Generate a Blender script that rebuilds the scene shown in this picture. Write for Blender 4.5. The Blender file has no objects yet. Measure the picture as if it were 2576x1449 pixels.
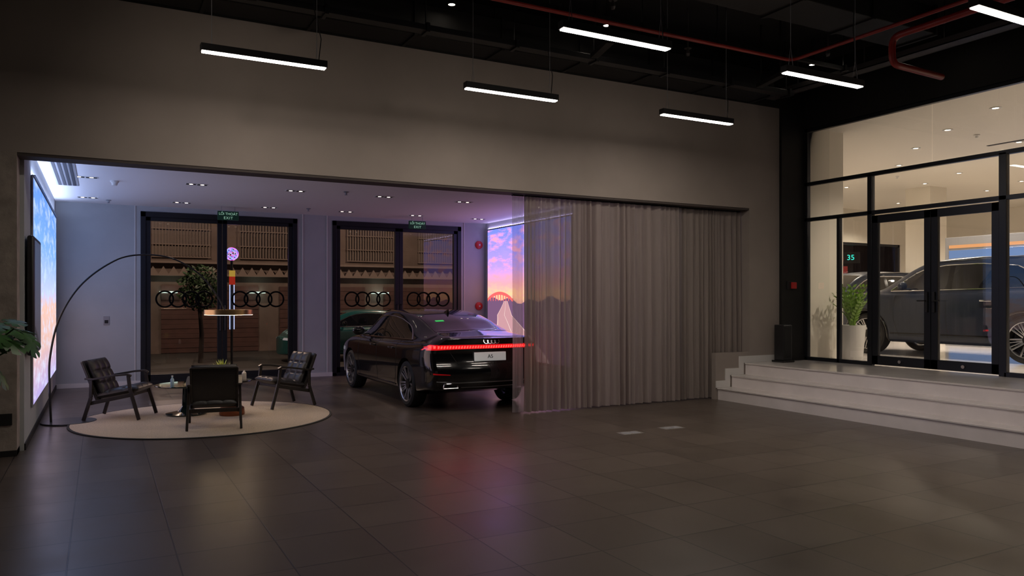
import bpy, bmesh, math, random
from mathutils import Vector, Matrix
from mathutils.bvhtree import BVHTree
random.seed(3)
S=bpy.context.scene
COL=S.collection
R=math.radians
# ------------------------------------------------------------ materials
def nt(name):
    m=bpy.data.materials.new(name); m.use_nodes=True
    n=m.node_tree.nodes; n.clear()
    o=n.new('ShaderNodeOutputMaterial')
    return m,n,m.node_tree.links,o
def mat(name,col,rough=.5,metal=0,emit=None,es=0,coat=0,noise=0,nscale=4,bump=0,bscale=60,spec=.5):
    m,n,l,o=nt(name)
    b=n.new('ShaderNodeBsdfPrincipled')
    b.inputs['Base Color'].default_value=(*col,1); b.inputs['Roughness'].default_value=rough
    b.inputs['Metallic'].default_value=metal; b.inputs['Coat Weight'].default_value=coat
    b.inputs['Coat Roughness'].default_value=.03
    b.inputs['Specular IOR Level'].default_value=spec
    if emit: b.inputs['Emission Color'].default_value=(*emit,1); b.inputs['Emission Strength'].default_value=es
    tc=n.new('ShaderNodeTexCoord')
    if noise:
        t=n.new('ShaderNodeTexNoise'); t.inputs['Scale'].default_value=nscale; t.inputs['Detail'].default_value=5
        l.new(tc.outputs['Object'],t.inputs['Vector'])
        r=n.new('ShaderNodeValToRGB')
        r.color_ramp.elements[0].position=.3; r.color_ramp.elements[1].position=.7
        r.color_ramp.elements[0].color=(*[c*(1-noise) for c in col],1)
        r.color_ramp.elements[1].color=(*[min(1,c*(1+noise)) for c in col],1)
        l.new(t.outputs['Fac'],r.inputs[0]); l.new(r.outputs[0],b.inputs['Base Color'])
    if bump:
        t2=n.new('ShaderNodeTexNoise'); t2.inputs['Scale'].default_value=bscale
        l.new(tc.outputs['Object'],t2.inputs['Vector'])
        bp=n.new('ShaderNodeBump'); bp.inputs['Strength'].default_value=bump; bp.inputs['Distance'].default_value=.01
        l.new(t2.outputs['Fac'],bp.inputs['Height']); l.new(bp.outputs[0],b.inputs['Normal'])
    l.new(b.outputs[0],o.inputs[0])
    return m
def emis(name,col,s):
    m,n,l,o=nt(name); e=n.new('ShaderNodeEmission'); e.inputs[0].default_value=(*col,1); e.inputs[1].default_value=s
    l.new(e.outputs[0],o.inputs[0]); return m
def glassmat(name,tint=(.85,.88,.9),ior=1.5,mult=1.0):
    m,n,l,o=nt(name)
    f=n.new('ShaderNodeFresnel'); f.inputs[0].default_value=ior
    mu=n.new('ShaderNodeMath'); mu.operation='MULTIPLY'; mu.inputs[1].default_value=mult; mu.use_clamp=True
    t=n.new('ShaderNodeBsdfTransparent'); t.inputs[0].default_value=(*tint,1)
    g=n.new('ShaderNodeBsdfGlossy'); g.inputs['Roughness'].default_value=.01
    x=n.new('ShaderNodeMixShader')
    l.new(f.outputs[0],mu.inputs[0]); l.new(mu.outputs[0],x.inputs[0]); l.new(t.outputs[0],x.inputs[1]); l.new(g.outputs[0],x.inputs[2]); l.new(x.outputs[0],o.inputs[0])
    return m
def floormat():
    m,n,l,o=nt('floor_tiles')
    b=n.new('ShaderNodeBsdfPrincipled'); tc=n.new('ShaderNodeTexCoord')
    mp=n.new('ShaderNodeMapping'); mp.inputs['Location'].default_value=(.18,.15,0)
    l.new(tc.outputs['Object'],mp.inputs[0])
    br=n.new('ShaderNodeTexBrick'); br.offset=0; br.squash=1
    br.inputs['Color1'].default_value=(.080,.062,.050,1); br.inputs['Color2'].default_value=(.106,.083,.068,1)
    br.inputs['Mortar'].default_value=(.014,.011,.010,1)
    br.inputs['Scale'].default_value=1; br.inputs['Mortar Size'].default_value=.005; br.inputs['Mortar Smooth'].default_value=.2
    br.inputs['Brick Width'].default_value=.6; br.inputs['Row Height'].default_value=.6
    l.new(mp.outputs[0],br.inputs['Vector'])
    no=n.new('ShaderNodeTexNoise'); no.inputs['Scale'].default_value=1.7; no.inputs['Detail'].default_value=8; no.inputs['Roughness'].default_value=.65
    l.new(tc.outputs['Object'],no.inputs['Vector'])
    mr=n.new('ShaderNodeMapRange'); mr.inputs[3].default_value=.68; mr.inputs[4].default_value=1.32
    l.new(no.outputs['Fac'],mr.inputs[0])
    mx=n.new('ShaderNodeVectorMath'); mx.operation='SCALE'
    l.new(br.outputs['Color'],mx.inputs[0]); l.new(mr.outputs[0],mx.inputs['Scale'])
    l.new(mx.outputs[0],b.inputs['Base Color'])
    m2=n.new('ShaderNodeMapRange'); m2.inputs[3].default_value=.22; m2.inputs[4].default_value=.42
    l.new(no.outputs['Fac'],m2.inputs[0]); l.new(m2.outputs[0],b.inputs['Roughness'])
    bp=n.new('ShaderNodeBump'); bp.inputs['Strength'].default_value=.5; bp.inputs['Distance'].default_value=.003; bp.invert=True
    l.new(br.outputs['Fac'],bp.inputs['Height']); l.new(bp.outputs[0],b.inputs['Normal'])
    l.new(b.outputs[0],o.inputs[0]); return m
def curtainmat(name,col,trans,tl):
    m,n,l,o=nt(name)
    d=n.new('ShaderNodeBsdfDiffuse'); d.inputs[0].default_value=(*col,1)
    t=n.new('ShaderNodeBsdfTranslucent'); t.inputs[0].default_value=(*col,1)
    a=n.new('ShaderNodeMixShader'); a.inputs[0].default_value=tl
    l.new(d.outputs[0],a.inputs[1]); l.new(t.outputs[0],a.inputs[2])
    p=n.new('ShaderNodeBsdfTransparent'); x=n.new('ShaderNodeMixShader')
    tc=n.new('ShaderNodeTexCoord'); mp=n.new('ShaderNodeMapping'); mp.inputs['Scale'].default_value=(1.1,0,.06)
    no=n.new('ShaderNodeTexNoise'); no.inputs['Scale'].default_value=3
    l.new(tc.outputs['Object'],mp.inputs[0]); l.new(mp.outputs[0],no.inputs['Vector'])
    mr=n.new('ShaderNodeMapRange'); mr.inputs[1].default_value=.35; mr.inputs[2].default_value=.65
    mr.inputs[3].default_value=trans*.6; mr.inputs[4].default_value=trans*1.4
    l.new(no.outputs['Fac'],mr.inputs[0]); l.new(mr.outputs[0],x.inputs[0])
    l.new(a.outputs[0],x.inputs[1]); l.new(p.outputs[0],x.inputs[2]); l.new(x.outputs[0],o.inputs[0])
    return m
def skymat(name,stops,strength,z0,z1,cloud,camt=.5):
    m,n,l,o=nt(name)
    tc=n.new('ShaderNodeTexCoord'); sp=n.new('ShaderNodeSeparateXYZ'); l.new(tc.outputs['Object'],sp.inputs[0])
    no=n.new('ShaderNodeTexNoise'); no.inputs['Scale'].default_value=2.2; no.inputs['Detail'].default_value=8; no.inputs['Roughness'].default_value=.62
    mp=n.new('ShaderNodeMapping'); mp.inputs['Scale'].default_value=(1,.8,2.6); mp.inputs['Rotation'].default_value=(R(18),0,0)
    l.new(tc.outputs['Object'],mp.inputs[0]); l.new(mp.outputs[0],no.inputs['Vector'])
    mr=n.new('ShaderNodeMapRange'); mr.inputs[1].default_value=z0; mr.inputs[2].default_value=z1
    l.new(sp.outputs['Z'],mr.inputs[0])
    ad=n.new('ShaderNodeMath'); ad.operation='MULTIPLY_ADD'; ad.inputs[1].default_value=.22
    sb=n.new('ShaderNodeMath'); sb.operation='SUBTRACT'; sb.inputs[1].default_value=.5
    l.new(no.outputs['Fac'],sb.inputs[0]); l.new(sb.outputs[0],ad.inputs[0]); l.new(mr.outputs[0],ad.inputs[2])
    cr=n.new('ShaderNodeValToRGB'); e=cr.color_ramp.elements
    e[0].position=stops[0][0]; e[0].color=(*stops[0][1],1); e[1].position=stops[-1][0]; e[1].color=(*stops[-1][1],1)
    for p,c in stops[1:-1]:
        q=e.new(p); q.color=(*c,1)
    l.new(ad.outputs[0],cr.inputs[0])
    c2=n.new('ShaderNodeMapRange'); c2.inputs[1].default_value=.48; c2.inputs[2].default_value=.64; c2.inputs[4].default_value=camt
    l.new(no.outputs['Fac'],c2.inputs[0])
    mx=n.new('ShaderNodeMix'); mx.data_type='RGBA'; mx.inputs[7].default_value=(*cloud,1)
    l.new(c2.outputs[0],mx.inputs[0]); l.new(cr.outputs[0],mx.inputs[6])
    em=n.new('ShaderNodeEmission'); em.inputs[1].default_value=strength
    l.new(mx.outputs[2],em.inputs[0]); l.new(em.outputs[0],o.inputs[0]); return m

M={}
M['floor']=floormat()
M['wall']=mat('warm_grey_plaster',(.335,.287,.258),.85,noise=.05,nscale=2,bump=.05)
M['inner']=mat('grey_plaster',(.44,.46,.47),.8,noise=.04,nscale=2)
M['concrete']=mat('concrete_render',(.36,.31,.27),.9,noise=.22,nscale=7,bump=.25,bscale=30)
M['white']=mat('white_paint',(.72,.70,.68),.6)
M['ceilw']=mat('white_ceiling_paint',(.82,.80,.80),.7)
M['ceilc']=mat('cream_ceiling_paint',(.76,.71,.62),.7)
M['black']=mat('black_paint',(.010,.009,.009),.7)
M['blackm']=mat('black_powder_coat',(.018,.018,.02),.35)
M['frame']=mat('dark_aluminium_frame',(.022,.024,.03),.35,metal=.4)
M['dark']=mat('dark_room_paint',(.03,.027,.025),.8)
M['soffit']=mat('dark_brown_soffit',(.07,.055,.05),.7)
M['red']=mat('red_pipe_paint',(.30,.018,.014),.4)
M['redp']=mat('red_plastic',(.6,.03,.03),.35)
M['grey']=mat('galvanised_metal',(.13,.12,.12),.45,metal=.6)
M['stone']=mat('polished_pale_stone',(.74,.69,.67),.16,noise=.06,nscale=3)
M['riser']=mat('pale_stone_riser',(.82,.76,.75),.4,noise=.05,nscale=3)
M['tube']=emis('tube_diffuser',(1,.88,.77),74)
M['lens']=emis('spot_lens',(1,.88,.72),25)
M['bulb']=emis('downlight_bulb',(1,.85,.7),5)
M['bulb2']=emis('downlight_bulb_bright',(1,.86,.68),30)
M['glass']=glassmat('window_glass',(.78,.78,.78),1.5,1.6)
M['glass2']=glassmat('partition_glass',(.86,.87,.87),1.5,1.1)
M['leather']=mat('black_leather',(.018,.016,.016),.38,bump=.15,bscale=180)
M['wood']=mat('dark_stained_wood',(.022,.017,.014),.42,noise=.3,nscale=12)
M['rug']=mat('beige_woven_rug',(.58,.47,.34),.95,noise=.18,nscale=60,bump=.6,bscale=220)
M['rugedge']=mat('dark_rug_binding',(.03,.028,.026),.9)
M['brass']=mat('brushed_brass',(.75,.50,.24),.28,metal=1)
M['lampglow']=emis('ring_light_diffuser',(1,.74,.46),30)
M['chrome']=mat('chrome',(.75,.75,.77),.1,metal=1)
M['satin']=mat('satin_silver',(.42,.42,.44),.28,metal=1)
M['paint']=mat('black_car_paint',(.003,.003,.004),.18,coat=1,spec=.3)
M['paint2']=mat('slate_blue_car_paint',(.012,.020,.040),.34,coat=.35,spec=.3)
M['teal']=mat('teal_car_paint',(.01,.10,.10),.3,coat=.6)
M['cglass']=mat('tinted_car_glass',(.006,.007,.008),.03,coat=.6)
M['tyre']=mat('tyre_rubber',(.012,.012,.012),.75,bump=.2,bscale=80)
M['trimb']=mat('gloss_black_trim',(.006,.006,.006),.15)
M['rimd']=mat('dark_rim_recess',(.02,.02,.021),.4,metal=.6)
M['tail']=emis('tail_light_segments',(1,.015,.012),9)
M['taild']=mat('tail_light_lens',(.25,.005,.008),.12,emit=(1,.01,.015),es=.6,coat=1)
M['reflector']=mat('red_reflector',(.25,.005,.008),.12,emit=(1,.01,.015),es=.12,coat=1)
M['head']=mat('headlight_lens',(.5,.52,.55),.1,emit=(.8,.9,1),es=.15,coat=1)
M['plate']=mat('silver_plate',(.62,.62,.62),.4,emit=(1,1,1),es=.14)
M['ink']=mat('black_ink',(.01,.01,.01),.6)
M['leaf']=mat('green_leaf',(.04,.12,.025),.35,noise=.35,nscale=8)
M['leafd']=mat('dark_green_leaf',(.02,.05,.015),.5,noise=.35,nscale=8)
M['leafb']=mat('bright_green_leaf',(.16,.30,.03),.4,noise=.3,nscale=14)
M['leafy']=mat('yellow_green_leaf',(.5,.55,.12),.45)
M['pot']=mat('white_ceramic_planter',(.62,.60,.57),.5)
M['soil']=mat('dark_soil',(.03,.02,.015),.95)
M['copper']=mat('copper_table_base',(.28,.10,.05),.3,metal=.9)
M['gtable']=mat('smoked_green_glass_top',(.008,.02,.02),.06,coat=1)
M['sign']=mat('dark_green_sign',(.008,.03,.02),.4,emit=(.05,.5,.3),es=.012)
M['signt']=emis('sign_lettering',(.45,.8,.62),.5)
M['cA']=curtainmat('sheer_grey_curtain',(.46,.395,.36),.06,.40)
M['cB']=curtainmat('dense_grey_curtain',(.32,.27,.245),.02,.22)
M['cC']=curtainmat('fine_sheer_curtain',(.5,.47,.5),.5,.5)
M['scrL']=skymat('sky_display_image',[(0,(.42,.36,.70)),(.22,(.70,.45,.40)),(.42,(.78,.50,.42)),(.50,(.50,.56,.92)),(.72,(.20,.40,.88)),(1,(.12,.28,.82))],1.3,0,2.71,(.62,.74,1),.6)
M['scrR']=skymat('sunset_display_image',[(0,(.25,.12,.16)),(.40,(.55,.25,.25)),(.47,(1.0,.50,.25)),(.57,(.80,.32,.36)),(.69,(.40,.27,.78)),(1,(.12,.20,.88))],1.6,0,2.94,(.9,.32,.34),.75)
M['washL']=emis('blue_added_wash',(.50,.62,1),40)  # added upward glow to brighten lounge ceiling, not part of the display
M['washR']=emis('violet_added_wash',(.60,.5,1),18)  # same added ceiling wash for the right display
M['road']=emis('display_road',(.38,.2,.22),1.8)
M['roadl']=emis('display_road_marks',(1,.75,.7),1.0)
M['bridge']=emis('display_bridge',(.75,.12,.12),1.4)
M['hill']=emis('display_hills',(.16,.08,.16),1.4)
M['asphalt']=mat('street_asphalt',(.05,.045,.04),.6,noise=.2)
M['facade']=mat('old_facade_plaster',(.17,.13,.11),.9,noise=.2,nscale=1.5)
M['facw']=mat('pale_facade_trim',(.24,.19,.16),.8)
M['facg']=mat('curtained_window',(.16,.13,.11),.7)
M['shut']=mat('roller_shutter',(.09,.042,.034),.6,noise=.2)
M['bark']=mat('tree_bark',(.03,.02,.015),.9)
M['neon']=emis('neon_blue_violet',(.1,.15,1),3)
M['neonp']=emis('neon_pink',(1,.15,.7),2)
M['neonw']=emis('neon_white',(.5,.6,1),1.6)
M['banner']=emis('lit_banner_red',(.6,.04,.02),.6)
M['bannery']=emis('lit_banner_yellow',(.8,.5,.08),.6)
M['cyan']=emis('cyan_digits',(.05,1,.75),1.3)
M['signr']=mat('red_street_sign',(.3,.02,.02),.5,emit=(1,.1,.08),es=.10)
M['signw']=mat('white_street_sign',(.5,.4,.4),.5,emit=(1,.8,.8),es=.12)
M['kblue']=emis('blue_lit_panel',(.28,.42,.75),.7)
M['korange']=emis('orange_lit_strip',(1,.45,.18),1.0)
M['shopl']=emis('shop_lamp',(.8,1,.85),1.5)
M['vinyl']=mat('black_vinyl',(.002,.002,.002),.8,spec=.1)
M['green']=emis('green_sticker',(.1,.8,.2),.6)
M['steel']=mat('brushed_steel_plate',(.45,.42,.38),.35,metal=.7,noise=.3,nscale=40)
M['ivory']=mat('ivory_plastic',(.75,.66,.55),.4)
M['bluepl']=mat('pale_blue_plastic',(.35,.5,.6),.2)
M['silverpl']=mat('grey_plastic',(.3,.3,.32),.4)
M['vent']=mat('dark_vent_slots',(.02,.02,.03),.6)
M['scrblk']=mat('switched_off_screen',(.008,.008,.01),.12,coat=.5)

# ------------------------------------------------------------ geometry
class G:
    def __init__(s): s.v=[];s.f=[];s.m=[];s.c=0
    def add(s,vs,fs,T=None):
        b=len(s.v)
        for p in vs:
            p=Vector(p); s.v.append(T@p if T else p)
        for f in fs: s.f.append([b+i for i in f]); s.m.append(s.c)
        return s
    def bm(s,bm,T=None):
        bm.verts.index_update(); s.add([v.co.copy() for v in bm.verts],[[v.index for v in f.verts] for f in bm.faces],T); bm.free(); return s
    def box(s,a,b,bev=0,T=None,seg=2):
        bm=bmesh.new(); bmesh.ops.create_cube(bm,size=1)
        for v in bm.verts: v.co=Vector([(a[i]+b[i])/2+v.co[i]*(b[i]-a[i]) for i in range(3)])
        if bev: bmesh.ops.bevel(bm,geom=bm.edges[:],offset=bev,segments=seg,profile=.5,affect='EDGES')
        return s.bm(bm,T)
    def tube(s,path,r,n=10,closed=False,T=None):
        P=[Vector(p) for p in path]; N=len(P); rs=r if isinstance(r,(list,tuple)) else [r]*N
        vs=[];fs=[]; up=None
        for i in range(N):
            if closed: t=(P[(i+1)%N]-P[i-1]).normalized()
            else: t=(P[min(i+1,N-1)]-P[max(i-1,0)]).normalized()
            if up is None:
                up=Vector((0,0,1)) if abs(t.z)<.9 else Vector((1,0,0))
            up=(up-t*up.dot(t)).normalized(); w=t.cross(up)
            for k in range(n):
                a=2*math.pi*k/n; vs.append(P[i]+(up*math.cos(a)+w*math.sin(a))*rs[i])
        for i in range(N if closed else N-1):
            j=(i+1)%N
            for k in range(n): fs.append([i*n+k,i*n+(k+1)%n,j*n+(k+1)%n,j*n+k])
        if not closed: fs.append(list(range(n))[::-1]); fs.append([(N-1)*n+k for k in range(n)])
        return s.add(vs,fs,T)
    def lathe(s,prof,n=40,T=None):
        vs=[];fs=[];L=len(prof)
        for k in range(n):
            a=2*math.pi*k/n
            for r,z in prof: vs.append((r*math.cos(a),r*math.sin(a),z))
        for k in range(n):
            j=(k+1)%n
            for i in range(L-1): fs.append([k*L+i,j*L+i,j*L+i+1,k*L+i+1])
        bm=bmesh.new(); B=[bm.verts.new(v) for v in vs]
        for f in fs:
            try: bm.faces.new([B[i] for i in f])
            except: pass
        bmesh.ops.remove_doubles(bm,verts=bm.verts[:],dist=1e-6)
        return s.bm(bm,T)
    def bar(s,p0,p1,w,h,up=(1,0,0),bev=.004):
        p0=Vector(p0);p1=Vector(p1);d=p1-p0;L=d.length;z=d.normalized();x=Vector(up);x=(x-z*x.dot(z)).normalized();y=z.cross(x)
        T=Matrix((( x.x,y.x,z.x,p0.x),(x.y,y.y,z.y,p0.y),(x.z,y.z,z.z,p0.z),(0,0,0,1)))
        return s.box((-w/2,-h/2,0),(w/2,h/2,L),bev,T)
    def grid(s,pts,nu,nv,T=None):
        return s.add(pts,[[i*nv+j,(i+1)*nv+j,(i+1)*nv+j+1,i*nv+j+1] for i in range(nu-1) for j in range(nv-1)],T)
def obj(name,g,mats,parent=None,smooth=False,ang=35,**kw):
    me=bpy.data.meshes.new(name); me.from_pydata([tuple(v) for v in g.v],[],g.f)
    if not isinstance(mats,(list,tuple)): mats=[mats]
    for m in mats: me.materials.append(M[m])
    for p,i in zip(me.polygons,g.m): p.material_index=min(i,len(mats)-1)
    bm=bmesh.new(); bm.from_mesh(me); bmesh.ops.recalc_face_normals(bm,faces=bm.faces[:]); bm.to_mesh(me); bm.free()
    if smooth:
        me.polygons.foreach_set('use_smooth',[True]*len(me.polygons)); me.set_sharp_from_angle(angle=R(ang))
    me.update()
    o=bpy.data.objects.new(name,me); COL.objects.link(o)
    if parent: o.parent=parent
    for k,v in kw.items(): o[k]=v
    return o
def thing(name,loc,label,cat,rz=0,group=None):
    e=bpy.data.objects.new(name,None); COL.objects.link(e); e.location=loc; e.rotation_euler=(0,0,rz); e.empty_display_size=.2
    e['label']=label; e['category']=cat
    if group: e['group']=group
    return e
def copytree(root,loc,rz=None,label=None):
    c=root.copy(); COL.objects.link(c); c.location=loc
    if rz is not None: c.rotation_euler=(0,0,rz)
    if label: c['label']=label
    done=set()
    def rec(o,p):
        for ch in list(o.children):
            if ch in done: continue
            k=ch.copy(); done.add(k); COL.objects.link(k); k.parent=p; rec(ch,k)
    rec(root,c); return c
def struct(name,boxes,m,bev=0):
    g=G()
    for a,b in boxes: g.box(a,b,bev)
    o=obj(name,g,m); o['kind']='structure'; return o
def text(name,s,size,m,T,parent,ext=.002,spacing=1):
    cu=bpy.data.curves.new(name,'FONT'); cu.body=s; cu.size=size; cu.align_x='CENTER'; cu.align_y='CENTER'; cu.extrude=ext; cu.space_character=spacing
    t=bpy.data.objects.new('tmp',cu); COL.objects.link(t); bpy.context.view_layer.update()
    me=bpy.data.meshes.new_from_object(t.evaluated_get(bpy.context.evaluated_depsgraph_get()))
    bpy.data.objects.remove(t); me.transform(T); me.materials.clear(); me.materials.append(M[m])
    o=bpy.data.objects.new(name,me); COL.objects.link(o); o.parent=parent; return o
def TR(x,y,z): return Matrix.Translation((x,y,z))
def RX(a): return Matrix.Rotation(R(a),4,'X')
def RY(a): return Matrix.Rotation(R(a),4,'Y')
def RZ(a): return Matrix.Rotation(R(a),4,'Z')
def interp(xs,ys,x):
    n=len(xs)
    if x<=xs[0]: return ys[0]
    if x>=xs[-1]: return ys[-1]
    i=0
    while x>xs[i+1]: i+=1
    def tg(k):
        if k==0: return (ys[1]-ys[0])/(xs[1]-xs[0])
        if k==n-1: return (ys[-1]-ys[-2])/(xs[-1]-xs[-2])
        return (ys[k+1]-ys[k-1])/(xs[k+1]-xs[k-1])
    h=xs[i+1]-xs[i];t=(x-xs[i])/h
    return (2*t**3-3*t*t+1)*ys[i]+(t**3-2*t*t+t)*h*tg(i)+(-2*t**3+3*t*t)*ys[i+1]+(t**3-t*t)*h*tg(i+1)
def lin(pts,x):
    if x<=pts[0][0]: return pts[0][1]
    for a,b in zip(pts,pts[1:]):
        if x<=b[0]: return a[1]+(b[1]-a[1])*(x-a[0])/(b[0]-a[0])
    return pts[-1][1]

# ------------------------------------------------------------ shell
CZ=5.6
struct('floor',[((-5,-4,-.1),(10.75,16.25,0))],'floor')
struct('ceiling',[((-5.2,-4,CZ),(10.8,9.65,CZ+.1))],'black')
struct('wall_front',[((-5,9.35,3.12),(10.15,9.65,4.85)),((9.46,9.35,0),(10.15,9.65,3.12)),((8.72,9.35,0),(9.46,9.44,.745))],'wall')
struct('wall_upper',[((-5,9.35,4.85),(10.85,9.65,CZ))],'black')
struct('wall_entry',[((-5,9.35,0),(-.76,9.65,3.12))],'concrete')
struct('trim_soffit',[((-.76,9.36,3.09),(9.46,9.64,3.12))],'soffit')
struct('wall_corner',[((10.15,9.3,0),(10.8,9.65,4.85))],'black')
struct('wall_left',[((-1.0,9.65,0),(-.72,16.1,3.5))],'inner')
struct('ceiling_lounge',[((-1,9.65,3.38),(9.8,16.1,3.5))],'ceilw')
struct('wall_back',[((-1,16.1,0),(.66,16.3,3.5)),((3.58,16.1,0),(4.31,16.3,3.5)),((7.29,16.1,0),(9.8,16.3,3.5)),((.66,16.1,3.28),(3.58,16.3,3.5)),((4.31,16.1,3.28),(7.29,16.3,3.5))],'inner')
struct('wall_right',[((7.92,12,0),(8.12,16.1,3.38)),((8.12,12,0),(9.8,12.15,3.38)),((9.65,9.65,0),(9.8,12,3.38))],'inner')
struct('wall_far_left',[((-5.2,-4,0),(-5,9.65,CZ))],'dark')
struct('wall_behind',[((-5.2,-4.2,0),(10.9,-4.01,CZ))],'dark')
struct('wall_above_glazing',[((10.68,-4,4.54),(10.85,9.3,CZ))],'black')
struct('baseboard_back',[((-.72,16.08,0),(.66,16.1,.08)),((3.58,16.08,0),(4.31,16.1,.08)),((7.29,16.08,0),(7.92,16.1,.08))],'white')
struct('baseboard_left',[((-.72,9.66,0),(-.705,16.08,.07))],'black')
struct('trim_wall_panels',[((.56,16.085,.08),(.575,16.1,3.38)),((3.68,16.085,.08),(3.70,16.1,3.38)),((4.19,16.085,.08),(4.21,16.1,3.38)),((7.36,16.085,.08),(7.375,16.1,3.38))],'white')
struct('trim_stair_skirting',[((8.72,9.335,.19),(9.02,9.35,.30)),((9.02,9.335,.38),(9.32,9.35,.49)),((8.92,9.335,.30),(9.02,9.35,.49)),((9.32,9.335,.57),(10.15,9.35,.68)),((9.22,9.335,.49),(9.32,9.35,.68))],'white')

st=thing('staircase',(8.75,2.67,0),'three pale polished stone steps rising to a long platform','stairs')
g=G()
for i in range(3):
    g.box((.3*i,-6.66,0 if i==0 else .19*i-.02),(1.93,6.66,.19*(i+1)-.022))
obj('riser',g,'riser',st)
g=G()
for i in range(3):
    g.box((.3*i-.015,-6.66,.19*(i+1)-.022),(.3*i+.31 if i<2 else 1.93,6.66,.19*(i+1)),.004)
obj('tread',g,'stone',st)

# ------------------------------------------------------------ lounge street windows
def street_window(n,x0,x1):
    w=thing('window_%d'%n,((x0+x1)/2,16.15,0),'tall dark framed glazed double door with black ring decals','window'); w['kind']='structure'
    h=(x1-x0)/2; H=3.28
    g=G()
    g.box((-h,-.07,0),(-h+.09,.07,H),.004); g.box((h-.09,-.07,0),(h,.07,H),.004); g.box((-h,-.07,H-.1),(h,.07,H),.004); g.box((-h,-.07,0),(h,.07,.06),.004)
    obj('frame',g,'frame',w)
    for sx in (-1,1):
        a,b=(-h+.09,-.005) if sx<0 else (.005,h-.09)
        g=G(); z0,z1=.06,H-.1
        for q in [((a,-.04,z0),(a+.085,.04,z1)),((b-.085,-.04,z0),(b,.04,z1)),((a,-.04,z0),(b,.04,z0+.12)),((a,-.04,z1-.07),(b,.04,z1))]: g.box(*q,.003)
        d=obj('door_leaf',g,'frame',w)
        g=G(); g.add([(a+.07,0,z0+.1),(b-.07,0,z0+.1),(b-.07,0,z1-.05),(a+.07,0,z1-.05)],[[0,1,2,3]])
        obj('glass_pane',g,'glass',d)
        g=G(); c=(a+b)/2
        for k in range(4):
            cx=c+(k-1.5)*.235; g.tube([(cx+.15*math.cos(t*math.pi/24),-.018,1.62+.15*math.sin(t*math.pi/24)) for t in range(48)],.017,8,True)
        obj('ring_emblem',g,'vinyl',d,label='four interlocked black rings')
        g=G(); hx=b-.04 if sx<0 else a+.04
        g.tube([(hx,-.04,1.0),(hx,-.09,1.0),(hx,-.09,1.5),(hx,-.04,1.5)],.012,8)
        obj('handle',g,'blackm',d)
street_window(1,.66,3.58); street_window(2,4.31,7.29)

# ------------------------------------------------------------ glazed partition
part=thing('window_3',(10.74,2.65,.57),'full height dark framed glass partition','window'); part['kind']='structure'
def yl(y): return y-2.65
g=G()
def vbar(y,z0,z1,w=.06,g=None): g.box((-.04,yl(y)-w/2,z0-.57),(.04,yl(y)+w/2,z1-.57),.004)
def hbar(z,y0,y1,w=.06,g=None): g.box((-.04,yl(y0),z-.57-w/2),(.04,yl(y1),z-.57+w/2),.004)
hbar(4.51,-4,9.3,.06,g); hbar(3.59,-4,9.3,.06,g); hbar(2.98,-4,9.3,.06,g); hbar(.60,-4,5.98,.06,g); hbar(.60,8.06,9.3,.06,g)
vbar(9.27,.57,4.54,.06,g); vbar(8.03,.57,3.59,.08,g); vbar(6.0,.57,3.59,.10,g); vbar(8.62,.57,2.98,.05,g); vbar(3.6,.57,4.54,.08,g); vbar(0.8,.57,4.54,.08,g)
obj('frame',g,'frame',part)
g=G()
def pane(y0,y1,z0,z1,g): g.add([(0,yl(y0),z0-.57),(0,yl(y1),z0-.57),(0,yl(y1),z1-.57),(0,yl(y0),z1-.57)],[[0,1,2,3]])
for a in [(7.02,9.27),(3.6,7.01),(-4,3.59)]: pane(*a,3.6,4.5,g)
for a in [(8.03,9.27),(6.0,8.03),(3.6,6.0),(.8,3.6),(-4,.8)]: pane(*a,3.0,3.58,g)
for a in [(8.62,9.27),(8.03,8.62),(3.6,5.98),(.8,3.6),(-4,.8)]: pane(*a,.62,2.97,g)
obj('glass_pane',g,'glass2',part)
d=thing('door_1',(10.74,7.02,.57),'dark framed glass double door','door'); d['kind']='structure'
for y0,y1 in [(-.97,-.005),(.005,.97)]:
    g=G(); z1=2.36
    for q in [((-.03,y0,.02),(.03,y0+.1,z1)),((-.03,y1-.1,.02),(.03,y1,z1)),((-.03,y0,.02),(.03,y1,.16)),((-.03,y0,z1-.12),(.03,y1,z1))]: g.box(*q,.003)
    leaf=obj('door_leaf',g,'frame',d)
    g=G(); g.add([(0,y0+.09,.15),(0,y1-.09,.15),(0,y1-.09,z1-.1),(0,y0+.09,z1-.1)],[[0,1,2,3]]); obj('glass_pane',g,'glass2',leaf)
    hy=y0+.05 if y0>0 else y1-.05
    g=G(); g.box((-.06,hy-.02,.85),(-.03,hy+.02,1.15),.004); g.tube([(-.06,hy,1.02),(-.09,hy,1.02),(-.09,hy+(.12 if y0>0 else -.12),1.02)],.01,8)
    obj('door_handle',g,'blackm',leaf)
    g=G(); g.lathe([(0,0),(.025,0),(.025,.02),(0,.02)],16,TR(-.035,(y0+y1)/2,.09)@RY(-90)); obj('floor_lock',g,'chrome',leaf)

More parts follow.
